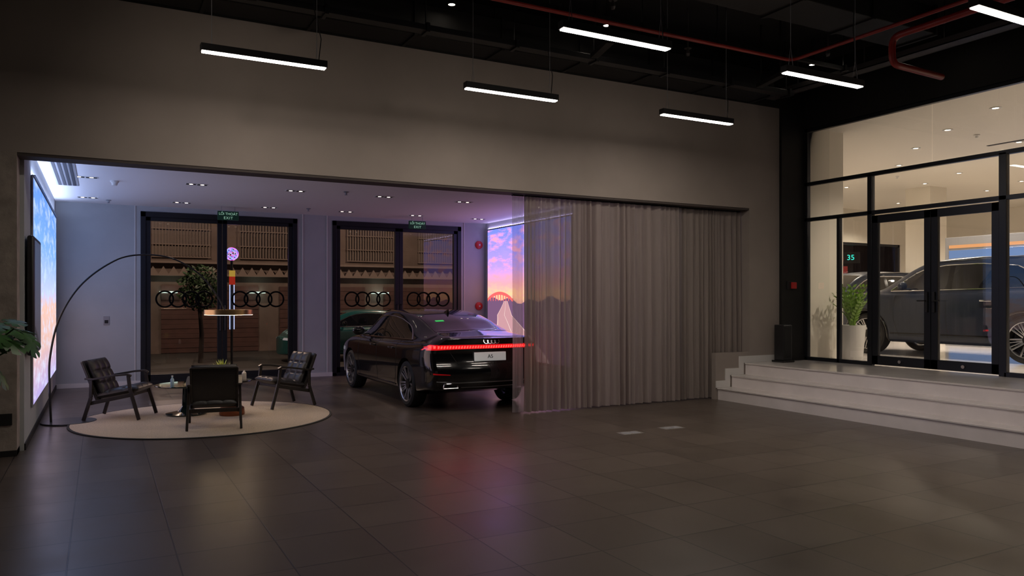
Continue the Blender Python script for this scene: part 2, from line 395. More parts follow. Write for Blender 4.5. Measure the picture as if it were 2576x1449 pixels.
# ------------------------------------------------------------ second showroom shell
F2=.57
struct('floor_showroom',[((10.68,-4,.3),(26,17,F2))],'stone')
struct('ceiling_showroom',[((10.85,-4,4.6),(26,17.2,4.75))],'ceilc')
struct('wall_showroom_column',[((10.8,9.36,F2),(11.76,10.3,4.6))],'ceilc')
struct('wall_showroom_far',[((11,17,3.5),(26,17.2,4.6)),((11,17,.3),(17.6,17.2,3.5)),((24.3,17,.3),(26,17.2,3.5))],'ceilc')
struct('wall_showroom_side',[((26,-4,.3),(26.2,17.2,4.75))],'ceilc')
struct('wall_showroom_near',[((10.85,-4.2,.3),(26.2,-4,4.75))],'ceilc')
struct('wall_showroom_left',[((10.8,10.3,.3),(11.0,17.2,4.6))],'ceilc')
struct('trim_showroom_column',[((19.2,12.6,F2),(19.9,13.3,4.6))],'ceilc')
struct('window_4',[((17.6,17.05,.57),(17.7,17.15,3.5)),((24.2,17.05,.57),(24.3,17.15,3.5)),((20.9,17.05,.57),(21,17.15,3.5)),((17.6,17.05,3.42),(24.3,17.15,3.5))],'frame')

# ------------------------------------------------------------ linear pendants
pl=thing('linear_pendant_light',(1.43,7.8,3.96),'slim black linear pendant light hung on thin cables, lit','lamp',group='linear pendants over the showroom')
g=G(); g.box((-.6,-.045,0),(.6,.045,.07),.004); obj('housing',g,'blackm',pl)
g=G(); g.box((-.585,-.036,-.008),(.585,.036,-.0005)); obj('diffuser',g,'tube',pl)
for x in (-.5,.5):
    g=G(); g.tube([(x,-.03,.07),(x,0,.28),(x,.03,.07)],.003,6); g.tube([(x,0,.275),(x,0,CZ-3.96)],.003,6)
    obj('suspension_cable',g,'silverpl',pl)
g=G(); g.tube([(.52,0,.07),(.55,.02,.3),(.47,0,.6),(.5,.01,.9),(.5,0,CZ-3.96)],.005,6); obj('power_cord',g,'blackm',pl)
for x,y in [(4.17,7.78),(6.87,7.7),(4.12,5.68),(6.83,5.68),(6.78,3.69)]:
    copytree(pl,(x,y,3.96))

ts=thing('ceiling_spotlight',(3.77,8.6,5.2),'small black ceiling spotlight, lit','lamp',group='ceiling spotlights')
g=G(); g.lathe([(0,.14),(.045,.14),(.05,.12),(.05,0),(.042,0),(.042,.01)],20); g.tube([(0,0,.14),(0,0,.4)],.008,8); obj('housing',g,'blackm',ts,True)
g=G(); g.lathe([(0,.004),(.04,.004)],20); obj('lens',g,'lens',ts)
for p in [(5.85,8.3,5.2),(9.6,8.2,5.2),(9.95,6.6,5.2)]: copytree(ts,p)

def duct(name,a,b,m,label,cat,bev=.01):
    c=[(a[i]+b[i])/2 for i in range(3)]; c[2]=a[2]
    g=G(); g.box([a[i]-c[i] for i in range(3)],[b[i]-c[i] for i in range(3)],bev)
    n=int(abs(b[0]-a[0])//1.2); 
    for k in range(1,n+1):
        x=a[0]+k*1.2-c[0]; g.box((x-.02,a[1]-c[1]-.02,-.02),(x+.02,b[1]-c[1]+.02,b[2]-a[2]+.02))
        g.tube([(x,0,b[2]-a[2]),(x,0,CZ-c[2])],.008,6)
    o=obj(name,g,m); o.location=c; o['label']=label; o['category']=cat
duct('ventilation_duct',(-5,8.85,4.86),(9.5,9.3,5.25),'black','long black rectangular ventilation duct beside the wall top','duct')
duct('cable_tray',(-5,8.45,4.78),(9.5,8.6,4.85),'blackm','black cable tray hung under the dark ceiling','cable tray',.004)
duct('ventilation_duct',(-5,6.1,5.0),(9.4,6.7,5.35),'black','wide black ventilation duct under the dark ceiling','duct')
duct('lighting_track',(-5,7.45,4.9),(9.5,7.5,4.95),'blackm','thin black lighting track with drop rods','track',.003)
duct('ceiling_beam',(-5,4.6,5.1),(9.4,4.9,CZ),'black','deep black painted ceiling beam','beam')
g=G(); g.box((-.12,-3.6,0),(-.10,3.6,.08)); g.box((.10,-3.6,0),(.12,3.6,.08)); g.box((-.12,-3.6,0),(.12,3.6,.01))
for k in range(6): g.tube([(0,-3+k*1.2,.02),(0,-3+k*1.2,CZ-4.92)],.008,6)
o=obj('cable_tray',g,'grey'); o.location=(9.75,5.6,4.92); o['label']='grey galvanised cable tray crossing under the dark ceiling'; o['category']='cable tray'
def pipe(name,pts,r,m,label):
    c=Vector(pts[0]); P=[]
    pts=[Vector(p)-c for p in pts]
    for i,p in enumerate(pts):
        if 0<i<len(pts)-1:
            a=(pts[i-1]-p).normalized()*.12; b=(pts[i+1]-p).normalized()*.12
            for k in range(7):
                t=k/6; P.append((1-t)**2*(p+a)+2*t*(1-t)*p+t*t*(p+b))
        else: P.append(p)
    g=G(); g.tube(P,r,12); o=obj(name,g,m,smooth=True); o.location=c; o['label']=label; o['category']='pipe'
    return o
pipe('sprinkler_pipe',[(-5,7.05,4.7),(7.88,7.05,4.7),(7.9,3,4.7),(7.9,3,CZ)],.022,'red','thin red sprinkler pipe running under the dark ceiling')
pipe('sprinkler_pipe',[(8.27,1,CZ),(8.27,1,4.72),(8.27,5.9,4.72),(8.27,5.9,4.4),(9.3,5.95,4.4)],.04,'red','thick red sprinkler pipe with an elbow drop')
for i,(x,y) in enumerate([(2.2,8.15),(5.2,7.25),(7.1,8.15),(8.8,7.25)]):
    g=G(); g.tube([(0,0,.1),(0,0,.65)],.012,8); g.lathe([(0,0),(.02,0),(.03,.03),(.012,.1),(0,.1)],14); g.lathe([(0,.1),(.05,.1),(.05,.106),(0,.106)],16)
    o=obj('fire_sprinkler',g,'grey'); o.location=(x,y,4.95); o['label']='small ceiling sprinkler head on a drop pipe'; o['category']='sprinkler'; o['group']='sprinklers under dark ceiling'
for i,(x,y) in enumerate([(1.3,8.0),(5.5,7.9),(8.4,7.9)]):
    g=G(); g.box((-.3,-.05,0),(.3,.05,.06),.005); g.bar((-.25,0,.05),(-.25,0,CZ-4.7),.02,.02); g.bar((.25,0,.05),(.25,0,CZ-4.7),.02,.02)
    o=obj('support_bracket',g,'black'); o.location=(x,y,4.7); o.rotation_euler=(0,0,R(75)); o['label']='black steel hanger bracket under the dark ceiling'; o['category']='bracket'; o['group']='hanger brackets'

# ------------------------------------------------------------ curtains
def curtain(name,x0,x1,yc,z0,z1,m,label,freq,amp,pr=.004):
    e=thing(name,((x0+x1)/2,yc,z0),label,'curtain'); cx=(x0+x1)/2
    n=int((x1-x0)/.006); zs=[0,.03,.25,.6,1.0,1.5,2.0,2.5,z1-z0-.12,z1-z0]
    pts=[];ph=0
    cols=[]
    for i in range(n+1):
        x=x0+(x1-x0)*i/n; f=freq(x)*(1+.35*math.sin(x*7.3)+.2*math.sin(x*17.1)); ph+=2*math.pi*f*(x1-x0)/n
        cols.append((x,ph))
    for x,ph in cols:
        for z in zs:
            k=z/(z1-z0); A=amp*(1-.35*k)*(.75+.25*math.sin(x*11))
            y=A*math.sin(ph+.15*math.sin(z*1.3+x*3))+.25*A*math.sin(2.3*ph+1+z*.4)
            pts.append((x-cx+.012*math.sin(ph*.5+z*1.1)*(1-k),y,z))
    g=G(); g.grid(pts,n+1,len(zs)); obj('fabric',g,m,e,True,ang=80)
    g=G(); g.box((x0-cx,-.02,z1-z0),(x1-cx,.02,z1-z0+.02)); obj('rail',g,'blackm',e)
    return e
def fA(x): return lin([(5.2,15),(6.0,12),(6.3,7.5),(7.7,7.5),(8.1,11)],x)
curtain('sheer_curtain',5.29,8.09,9.5,.015,3.065,'cA','pleated sheer grey curtain hanging across the lounge opening',fA,.055)
curtain('fine_curtain',5.10,5.27,9.52,.015,3.065,'cC','very thin see-through leading edge of curtain',lambda x:14,.012)
curtain('dense_curtain',8.11,9.43,9.54,.015,3.065,'cB','pleated dense grey curtain gathered beside the wall',lambda x:11,.052)

# ------------------------------------------------------------ displays
ds=thing('wall_display',(-.715,13.1,.35),'large wall display glowing with a blue sky image','display')
g=G(); g.box((0,-2.6,0),(.02,2.6,2.71),.003); obj('bezel',g,'silverpl',ds)
g=G(); g.add([(.022,-2.57,.03),(.022,2.57,.03),(.022,2.57,2.68),(.022,-2.57,2.68)],[[0,1,2,3]])
sc=obj('screen',g,'scrL',ds)
g=G(); g.add([(.002,-2.55,2.712),(.04,-2.55,2.712),(.04,2.55,2.712),(.002,2.55,2.712)],[[0,1,2,3]]); obj('added_wash_strip',g,'washL',ds)  # added upward emitter lighting the ceiling and upper wall
g=G(); g.box((.0,-2.57,2.7),(.043,2.57,2.710)); obj('added_strip_holder',g,'silverpl',ds)  # ledge added under the helper strip
ds2=thing('wall_display',(7.915,14.15,.3),'large wall display showing a curved highway bridge at sunset','display')
g=G(); g.box((-.02,-1.82,0),(0,1.82,2.94),.003); obj('bezel',g,'frame',ds2)
g=G(); g.add([(-.002,-1.8,2.942),(-.02,-1.8,2.942),(-.02,1.8,2.942),(-.002,1.8,2.942)],[[0,1,2,3]]); obj('added_wash_strip',g,'washR',ds2)  # added upward emitter, lights the ceiling on this side
g=G(); g.add([(-.022,-1.79,.03),(-.022,1.79,.03),(-.022,1.79,2.91),(-.022,-1.79,2.91)],[[0,1,2,3]])
g.c=1
def strip(L,Rr,o,c):
    g.c=c; pts=[]
    for a,b in zip(L,Rr): pts+= [(-.022-o,*a),(-.022-o,*b)]
    g.add(pts,[[2*i,2*i+1,2*i+3,2*i+2] for i in range(len(L)-1)])
strip([(1.79-.18*k,1.30+.05*math.sin(k*1.3)+.04*math.sin(k*.5)) for k in range(20)]+[(-1.79,1.33)],[(1.79-.18*k,.03) for k in range(20)]+[(-1.79,.03)],.001,4)
rl=[];rr=[]
def rc(t): return .35+.95*t**1.6-.55*max(0,t-.75)*3, 1.3*(1-t)**1.15+.09
for k in range(21):
    t=k/20; z=.03+1.25*t; c,w=rc(t)
    rl.append((min(1.78,c+w),z)); rr.append((max(-1.78,c-w),z))
strip(rl,rr,.002,1)
for off in (0,-.95,.93):
    a=[];b=[]
    for k in range(21):
        t=k/20; z=.03+1.25*t; c,w=rc(t)
        yy=min(1.77,c+off*w); hw=.018*(1-t)+.004; a.append((min(1.78,yy+hw),z)); b.append((yy-hw,z))
    strip(a,b,.003,2)
# low sweeping bridge deck curving over the road
a=[];b=[]
for k in range(21):
    t=k/20; y=1.78-1.25*t; z=1.34+.15*math.sin(math.pi*min(1,t*1.05))**.8 if t<.95 else 1.34; a.append((y,z)); b.append((y,z-.07))
strip(a,b,.004,3)
for k in range(1,9):
    t=k/10; y=1.78-1.25*t; z=1.28+.15*math.sin(math.pi*t*1.05)**.8; strip([(y,z),(y-.02,1.28)],[(y-.05,z),(y-.05,1.28)],.004,3)
obj('screen',g,['scrR','road','roadl','bridge','hill'],ds2)

tv=thing('portrait_touchscreen',(-.70,10.2,1.0),'black portrait touchscreen mounted on the wall, switched off','display')
g=G(); g.box((0,-.5,0),(.07,.52,1.3),.03,seg=4); obj('body',g,'blackm',tv,True)
g=G(); g.box((.0695,-.46,.05),(.0715,.48,1.25)); obj('screen',g,'scrblk',tv)
g=G(); g.box((-.02,-.2,.35),(.0,.2,.95)); obj('wall_mount',g,'blackm',tv)

# ------------------------------------------------------------ lounge ceiling fittings
dl=thing('twin_downlight',(-.2,12.7,3.38),'recessed black rectangular twin downlight','ceiling light',group='twin downlights in lounge ceiling')
g=G()
for q in [((-.16,-.08,-.006),(.16,-.07,.0)),((-.16,.07,-.006),(.16,.08,0)),((-.16,-.07,-.006),(-.15,.07,0)),((.15,-.07,-.006),(.16,.07,0)),((-.01,-.07,-.006),(.01,.07,0))]: g.box(*q)
obj('rim',g,'white',dl)
g=G(); g.box((-.15,-.07,-.003),(.15,.07,-.001)); obj('recess',g,'black',dl)
for x in (-.08,.08):
    g=G(); g.lathe([(0,-.005),(.028,-.005),(.028,-.003)],16,TR(x,0,0)); obj('bulb',g,'bulb',dl)
for i,x in enumerate([1.3,2.8,4.3,5.8,7.3]): copytree(dl,(x,12.7,3.38))
for x in [-.2,1.3,2.85,4.35,5.85,7.3]: copytree(dl,(x,15.2,3.38))
g=G(); g.lathe([(0,0),(.04,0),(.045,-.01),(.02,-.02),(.012,-.05),(.03,-.055),(0,-.06)],18)
sp=obj('fire_sprinkler',g,'silverpl',smooth=True); sp['label']='small white pendent sprinkler on the lounge ceiling'; sp['category']='sprinkler'; sp['group']='lounge sprinklers'; sp.location=(.12,15.4,3.38)
for p in [(3.55,12.4,3.38),(3.55,15.0,3.38)]:
    c=sp.copy(); COL.objects.link(c); c.location=p
sd=thing('smoke_detector',(.18,12.9,3.38),'round white smoke detector on the lounge ceiling','smoke detector')
g=G(); g.lathe([(0,0),(.06,0),(.06,-.02),(.045,-.03),(.035,-.07),(0,-.075)],24); obj('body',g,'white',sd,True)
vt=thing('air_vent',(-.45,12.4,3.38),'long dark linear slot air vent in the lounge ceiling','air vent')
g=G(); g.box((-.15,-1.3,-.008),(.15,1.3,0)); obj('frame',g,'silverpl',vt)
g=G()
for k in range(4): g.box((-.12+k*.065,-1.27,-.012),(-.08+k*.065,1.27,-.006))
obj('slot',g,'vent',vt)
def exit_sign(x,y,label):
    e=thing('exit_sign',(x,y,3.2),label,'exit sign',group='hanging exit signs')
    g=G(); g.box((-.19,-.02,-.085),(.19,.02,.085),.004); obj('panel',g,'sign',e)
    for s in (-.12,.12):
        g=G(); g.tube([(s,0,.085),(s,0,.18)],.005,6); obj('hanger',g,'silverpl',e)
    text('lettering','LỐI THOÁT',.065,'signt',TR(0,-.023,.032)@RX(90),e)
    text('lettering','EXIT',.07,'signt',TR(0,-.023,-.045)@RX(90),e,spacing=1.2)
exit_sign(2.13,15.4,'dark green hanging exit sign over the first doors'); exit_sign(5.95,15.4,'dark green hanging exit sign over the second doors')
for z,l in [(2.88,'round red fire alarm bell high on the wall'),(1.46,'round red fire call point on the wall')]:
    e=thing('fire_alarm',(7.74,16.1,z),l,'fire alarm')
    g=G(); g.lathe([(0,.05),(.05,.05),(.09,.03),(.095,0),(0,0)],28,RX(90)); obj('bell',g,'redp',e,True)
    g=G(); g.lathe([(0,.06),(.02,.06),(.02,.05)],16,RX(90)); obj('cap',g,'white',e)
e=thing('wall_switch',(.09,16.1,1.22),'small dark wall switch plate on grey wall','switch')
g=G(); g.box((-.05,-.012,-.08),(.05,0,.08),.004); obj('plate',g,'silverpl',e)
g=G(); g.box((-.03,-.018,-.05),(.03,-.012,.01),.002); obj('rocker',g,'black',e)

# ------------------------------------------------------------ rug, chairs, tables
rug=thing('round_rug',(1.27,11.15,0),'round beige woven rug with dark bound edge','rug')
g=G(); g.lathe([(0,0),(1.62,0),(1.62,.014),(0,.014)],96); obj('pile',g,'rug',rug)
g=G(); g.lathe([(1.62,0),(1.65,0),(1.65,.010),(1.645,.014),(1.62,.014)],96); obj('binding',g,'rugedge',rug)

def cushion(g,w,d,t,sx,sy,T):
    n=41; top=[];bot=[]
    for i in range(n):
        for j in range(n):
            u=-1+2*i/(n-1); v=-1+2*j/(n-1)
            e=(max(0,1-abs(u)**5)*max(0,1-abs(v)**5))**.4
            dip=0
            for k in range(1,sx): 
                c=-1+2*k/sx; dip=max(dip,math.exp(-((u-c)*w/2/.012)**2))
            for k in range(1,sy):
                c=-1+2*k/sy; dip=max(dip,math.exp(-((v-c)*d/2/.012)**2))
            puff=1+.25*abs(math.sin((u+1)/2*sx*math.pi))*abs(math.sin((v+1)/2*sy*math.pi))
            top.append((u*w/2,v*d/2,t/2*e*puff*(1-.28*dip))); bot.append((u*w/2,v*d/2,-t/2*e))
    g.grid(top,n,n,T); g.grid(bot,n,n,T)
chair=thing('lounge_chair',(1.27,10.33,.0195),'low lounge chair in dark wood and black leather, back turned','chair',R(-8),'leather lounge chairs on the rug')
for s in (-1,1):
    g=G(); g.bar((s*.31,.34,0),(s*.30,.22,.42),.03,.042); g.bar((s*.30,.22,.42),(s*.295,.20,.585),.03,.042); obj('leg',g,'wood',chair)
    g=G(); g.bar((s*.31,-.36,0),(s*.30,-.27,.30),.03,.042); g.bar((s*.30,-.27,.30),(s*.295,-.27,.53),.03,.04); obj('leg',g,'wood',chair)
for s in (-1,1):
    P=[(s*.295,.235,.575),(s*.30,.19,.60),(s*.305,.05,.59),(s*.305,-.1,.565),(s*.30,-.24,.54),(s*.285,-.34,.545)]
    g=G()
    for a,b in zip(P,P[1:]): g.bar(a,(Vector(b)+(Vector(b)-Vector(a)).normalized()*.006),.05,.026)
    obj('armrest',g,'wood',chair)
g=G()
for s in (-1,1): g.bar((s*.275,.25,.33),(s*.275,-.29,.22),.022,.05)
g.bar((-.29,.23,.33),(.29,.23,.33),.022,.05,(0,1,0)); g.bar((-.29,-.27,.225),(.29,-.27,.225),.022,.05,(0,1,0))
for s in (-1,1): g.bar((s*.265,-.20,.24),(s*.265,-.40,.76),.025,.03)
g.bar((-.27,-.40,.755),(.27,-.40,.755),.03,.02,(0,1,0))
obj('frame',g,'wood',chair)
g=G(); cushion(g,.54,.58,.11,3,3,TR(0,.03,.355)@RX(11)); obj('seat_cushion',g,'leather',chair,True,ang=60)
BT=TR(0,-.30,.53)@RX(22)
g=G(); cushion(g,.52,.52,.10,3,3,TR(0,-.235,.55)@RX(22)@RX(90)@RX(180)); obj('back_cushion',g,'leather',chair,True,ang=60)
g=G(); g.box((-.262,-.012,-.30),(.262,.012,.265),.01,BT,3); obj('backrest',g,'leather',chair,True)
copytree(chair,(.25,11.68,.0195),R(-23-90),'low lounge chair in black tufted leather beside the arc lamp')
copytree(chair,(2.41,11.8,.0195),R(197-90),'low lounge chair in black tufted leather beside the car')

t1=thing('coffee_table',(1.05,11.55,.0145),'low round smoked green glass table','table')
g=G(); g.lathe([(0,.40),(.40,.40),(.405,.41),(.40,.42),(0,.42)],64); obj('table_top',g,'gtable',t1,True)
g=G(); g.lathe([(0,0),(.26,0),(.27,.02),(.12,.05),(.06,.12),(.05,.398),(0,.398)],48); obj('base',g,'gtable',t1,True)
t2=thing('side_table',(1.60,11.2,.0145),'small round table on a copper drum base','table')
g=G(); g.lathe([(0,.46),(.26,.46),(.265,.47),(.26,.48),(0,.48)],48); obj('table_top',g,'trimb',t2,True)
g=G(); g.lathe([(0,0),(.16,0),(.17,.02),(.16,.1),(.10,.14),(.08,.3),(.1,.458),(0,.458)],48); obj('base',g,'copper',t2,True)
pp=thing('potted_succulent',(1.46,11.15,.4945),'small spiky yellow-green succulent in a dark pot','plant')
g=G(); g.lathe([(0,0),(.05,0),(.065,.15),(.055,.15),(.05,.13),(0,.13)],24); obj('pot',g,'ink',pp,True)
g=G()
for k in range(26):
    a=k*2.4; el=R(20+60*(k/26)); L=.17
    d=Vector((math.cos(a)*math.cos(el),math.sin(a)*math.cos(el),math.sin(el))); s=Vector((-math.sin(a),math.cos(a),0)); b=Vector((0,0,.13))
    g.add([b,b+d*L*.4+s*.02,b+d*L+Vector((0,0,.01)),b+d*L*.4-s*.02],[[0,1,2,3]])
obj('foliage',g,'leafy',pp)
e=thing('tissue_dispenser',(1.76,11.2,.4945),'small ivory bottle standing on the side table','bottle')
g=G(); g.lathe([(0,0),(.03,0),(.032,.01),(.03,.09),(.015,.11),(.012,.125),(0,.125)],24); obj('body',g,'ivory',e,True)
e=thing('water_bottle',(.86,11.45,.4345),'small clear pale blue water bottle on the glass table','bottle')
g=G(); g.lathe([(0,0),(.022,0),(.024,.02),(.024,.08),(.010,.105),(.010,.12),(0,.12)],24); obj('body',g,'bluepl',e,True)
g=G(); g.lathe([(0,.12),(.012,.12),(.012,.133),(0,.133)],16); obj('cap',g,'white',e,True)

al=thing('arc_floor_lamp',(-.37,11.6,0),'black arching floor lamp with a glowing brass ring shade','floor lamp')
g=G(); g.lathe([(0,0),(.32,0),(.325,.01),(.32,.02),(0,.02)],56); obj('base',g,'blackm',al,True)
ctrl=[(-.57,.02),(-.585,.45),(-.58,.86),(-.47,1.37),(-.22,1.81),(.17,2.13),(.457,2.21),(.85,2.175),(1.21,1.96),(1.44,1.66),(1.54,1.45)]
cs=[0]
for a,b in zip(ctrl,ctrl[1:]): cs.append(cs[-1]+math.dist(a,b))
P=[]
for k in range(81):
    s_=cs[-1]*k/80; x=interp(cs,[c[0] for c in ctrl],s_); z=interp(cs,[c[1] for c in ctrl],s_)
    P.append((x+.37,-.15*k/80,z))
g=G(); g.tube(P,[.014-.005*k/80 for k in range(81)],10); obj('pole',g,'blackm',al,True)
cx,cy=1.59+.37,-.15
g=G(); g.lathe([(.30,-.035),(.325,-.035),(.325,.035),(.30,.035),(.30,-.035)],72,TR(cx,cy,1.43)); obj('lamp_shade',g,'brass',al,True)
g=G(); g.lathe([(.300,-.037),(.322,-.037),(.322,-.0355)],72,TR(cx,cy,1.43)); obj('light_ring',g,'lampglow',al)
g=G(); g.bar((cx-.31,cy,1.45),(cx+.31,cy,1.45),.012,.012,(0,0,1)); g.bar((cx,cy-.31,1.45),(cx,cy+.31,1.45),.012,.012,(0,0,1)); obj('spoke',g,'blackm',al)

# ------------------------------------------------------------ cars
def make_car(name,loc,rz,label,tab,paint,wr,ya,yb,winB,winT,rearw,frontw,rear,sedan):
    L2=2.4; car=thing(name,loc,label,'car',rz)
    ys=[r[0] for r in tab]
    def prof(y):
        v=[interp(ys,[r[k] for r in tab],y) for k in range(1,8)]
        zb,W,zt,wb,zr,wl,zc=v; H=zt-zb
        return [(0,zb),(.4*W,zb),(.78*W,zb),(.93*W,zb+.05*H),(.975*W,zb+.13*H),(.985*W,zb+.32*H),(W,zb+.55*H),(.992*W,zb+.78*H),(.975*W,zb+.90*H),(.5*(.97*W+wb),zb+.975*H),(wb,zt),(wb*.62+wl*.38+.012,zt*.6+zr*.4),(wl*1.03,zr-.02*(zr-zt)),(wl*.9,zr+.6*(zc-zr)),(wl*.5,zc-.012),(0,zc)]
    y0,y1=ys[0],ys[-1]; N=84
    yy=[y0+(y1-y0)*(.5-.5*math.cos(math.pi*k/(N-1)))*.5+(y1-y0)*(k/(N-1))*.5 for k in range(N)]
    sub=3; half=[]
    for y in yy:
        c=prof(y); n=len(c); out=[]
        for i in range(n-1):
            p0=c[max(i-1,0)];p1=c[i];p2=c[i+1];p3=c[min(i+2,n-1)]
            for k in range(sub):
                t=k/sub
                q=[.5*((2*p1[d])+(-p0[d]+p2[d])*t+(2*p0[d]-5*p1[d]+4*p2[d]-p3[d])*t*t+(-p0[d]+3*p1[d]-3*p2[d]+p3[d])*t**3) for d in (0,1)]
                out.append((max(0,q[0]),q[1]))
        out.append(c[-1]); half.append(out)
    K=len(half[0]); g=G()
    def wf(y): 
        t=min(1,max(0,1-(y-y0)/.75)); return t*t*(3-2*t)
    def dy(y,z,x=0): return lin(rear,z)*wf(y)
    for s in (1,-1):
        g.grid([(s*x,y+dy(y,z)-L2,z) for y,h in zip(yy,half) for x,z in h],N,K)
    Mx=17
    for end,h,bul in ((y0,half[0],-.10),(y1,half[-1],.12)):
        pts=[]
        for x,z in h:
            for j in range(Mx):
                t=-1+2*j/(Mx-1); yv=end+bul*(1-abs(t)**2.2)*min(1,x/.5)
                pts.append((x*t,yv+dy(end,z)-L2,z))
        g.grid(pts,K,Mx)
    bm=bmesh.new(); V=[bm.verts.new(v) for v in g.v]
    for f in g.f:
        try: bm.faces.new([V[i] for i in f])
        except: pass
    bmesh.ops.remove_doubles(bm,verts=bm.verts[:],dist=2e-4); bmesh.ops.dissolve_degenerate(bm,edges=bm.edges[:],dist=1e-5)
    bmesh.ops.recalc_face_normals(bm,faces=bm.faces[:])
    bvh=BVHTree.FromBMesh(bm)
    me=bpy.data.meshes.new('body'); bm.to_mesh(me); bm.free(); me.materials.append(M[paint]); me.materials.append(M['black'])
    body=bpy.data.objects.new('body',me); COL.objects.link(body)
    cut=G()
    for s in (1,-1):
        for y in (ya,yb):
            n=48; cut.lathe([(0,0),(wr+.045,0),(wr+.045,.5),(0,.5)],n,TR(s*.64 if s>0 else -1.14,y-L2,wr)@RY(90))
    co=obj('cutter',cut,'black')
    md=body.modifiers.new('b','BOOLEAN'); md.object=co; md.operation='DIFFERENCE'; md.solver='EXACT'
    bpy.context.view_layer.update()
    nm=bpy.data.meshes.new_from_object(body.evaluated_get(bpy.context.evaluated_depsgraph_get()))
    body.modifiers.clear(); body.data=nm; bpy.data.objects.remove(co)
    nm.polygons.foreach_set('use_smooth',[True]*len(nm.polygons)); nm.set_sharp_from_angle(angle=R(32))
    for p in nm.polygons:
        c=p.center
        for y in (ya,yb):
            if abs(c.x)<.97 and abs(p.normal.x)<.3 and abs(math.hypot(c.y+L2-y,c.z-wr)-wr-.045)<.006: p.material_index=1
            if abs(abs(c.x)-.64)<.005 and abs(p.normal.x)>.9: p.material_index=1
    body.parent=car
    def hit(kind,a,b,off,s=1):
        if kind=='side': o=Vector((s*3,a-L2,b)); d=Vector((-s,0,0))
        elif kind=='rear': o=Vector((a,-5,b)); d=Vector((0,1,0))
        elif kind=='front': o=Vector((a,5,b)); d=Vector((0,-1,0))
        else: o=Vector((a,b-L2,4)); d=Vector((0,0,-1))
        l,n,i,_=bvh.ray_cast(o,d)
        if l is None: return None
        if n.dot(d)>0: n=-n
        return l+n*off
    def patch(g,kind,lo,hi,nu,nv,off,s=1):
        P=[];last=Vector((0,0,.5))
        for i in range(nu):
            A=lo(i/(nu-1));B=hi(i/(nu-1))
            for j in range(nv):
                k=j/(nv-1); q=hit(kind,A[0]+(B[0]-A[0])*k,A[1]+(B[1]-A[1])*k,off,s)
                if q is None: q=last
                last=q; P.append(q)
        g.grid(P,nu,nv)
    def line(g,kind,pts,r,off,s=1):
        P=[]
        for a,b in zip(pts,pts[1:]):
            for k in range(10):
                t=k/10; q=hit(kind,a[0]+(b[0]-a[0])*t,a[1]+(b[1]-a[1])*t,off,s)
                if q: P.append(q)
        q=hit(kind,*pts[-1],off,s)
        if q: P.append(q)
        if len(P)>1: g.tube(P,r,6)
    bp=winB['pillar']; yr,yf=winB['y']; bz=winB['z']
    for s in (1,-1):
        for a,b in ((yr,bp-.04),(bp+.04,yf)):
            g=G(); patch(g,'side',lambda t:(a+(b-a)*t,bz(a+(b-a)*t)),lambda t:(a+(b-a)*t,max(bz(a+(b-a)*t)+.004,lin(winT,a+(b-a)*t))),40,9,.004,s)
            obj('side_window',g,'cglass',car,True,ang=60)
        g=G(); a,b=bp-.045,bp+.045; patch(g,'side',lambda t:(a+(b-a)*t,bz(a)),lambda t:(a+(b-a)*t,lin(winT,a+(b-a)*t)),4,9,.005,s); obj('pillar_trim',g,'trimb',car,True)
        g=G(); top=[(yr+(yf-yr)*k/24,max(bz(yr+(yf-yr)*k/24),lin(winT,yr+(yf-yr)*k/24))) for k in range(25)]
        line(g,'side',top,.010,.005,s); line(g,'side',[(yr,bz(yr)),(yf,bz(yf))],.010,.005,s); obj('window_trim',g,'chrome',car,True)
        g=G()
        for ln in winB['seams']: line(g,'side',ln,.0035,.0,s)
        obj('door_seam',g,'ink',car)
        for hy in winB['handles']:
            q=hit('side',hy,winB['hz'],.0,s)
            if q:
                g=G(); g.box((-.012,-.1,-.014),(.03,.1,.014),.01,TR(q.x-(.01 if s>0 else .02),q.y,q.z)); obj('door_handle',g,'chrome' if not sedan else paint,car,True)
        my=winB['mirror']; q=hit('side',my,bz(my)+.02,0,s)
        if q:
            g=G(); x=q.x
            g.box((min(x,x+s*.12),q.y-.03,q.z-.0),(max(x,x+s*.12),q.y+.02,q.z+.03),.01)
            bmx=bmesh.new(); bmesh.ops.create_uvsphere(bmx,u_segments=20,v_segments=12,radius=1)
            for v in bmx.verts: v.co=Vector((v.co.x*.11+x+s*.19,(v.co.y if v.co.y>0 else v.co.y*.45)*.09+q.y,v.co.z*.075+q.z+.07))
            g.bm(bmx); obj('wing_mirror',g,paint,car,True,ang=60)
        g=G(); line(g,'side',[(ya+wr+.12,winB['sill']),(yb-wr-.12,winB['sill'])],.012,.0,s); obj('sill_trim',g,'trimb',car)
        for y in (ya,yb):
            w=obj('wheel',G().lathe([(0,-.09),(.075,-.09),(.075,.05),(0,.05)],24,TR(s*.80,y-L2,wr)@RY(90)),'rimd',car)
            T=TR(s*.80,y-L2,wr)@(RY(90) if s>0 else RY(-90)); rw=.12; rr=wr*.745
            g=G(); g.lathe([(rr,-rw+.01),(wr-.04,-rw),(wr-.008,-rw+.02),(wr,-rw+.05),(wr,rw-.05),(wr-.008,rw-.02),(wr-.04,rw),(rr+.01,rw-.004),(rr,rw-.015),(rr,-rw+.01)],64,T)
            for k in range(3): g.lathe([(wr+.0008,-.04+k*.04-.003),(wr+.0008,-.04+k*.04+.003)],64,T)
            obj('tyre',g,'tyre',w,True,ang=30)
            g=G(); g.lathe([(rr-.004,-rw+.02),(rr-.02,-.02),(rr-.022,rw-.05),(rr-.008,rw-.012),(rr+.004,rw-.004),(rr-.002,rw-.02),(rr+.0,-rw+.02)],64,T); g.lathe([(0,rw-.045),(.05,rw-.04),(.065,rw-.055),(.07,rw-.1),(0,rw-.1)],28,T)
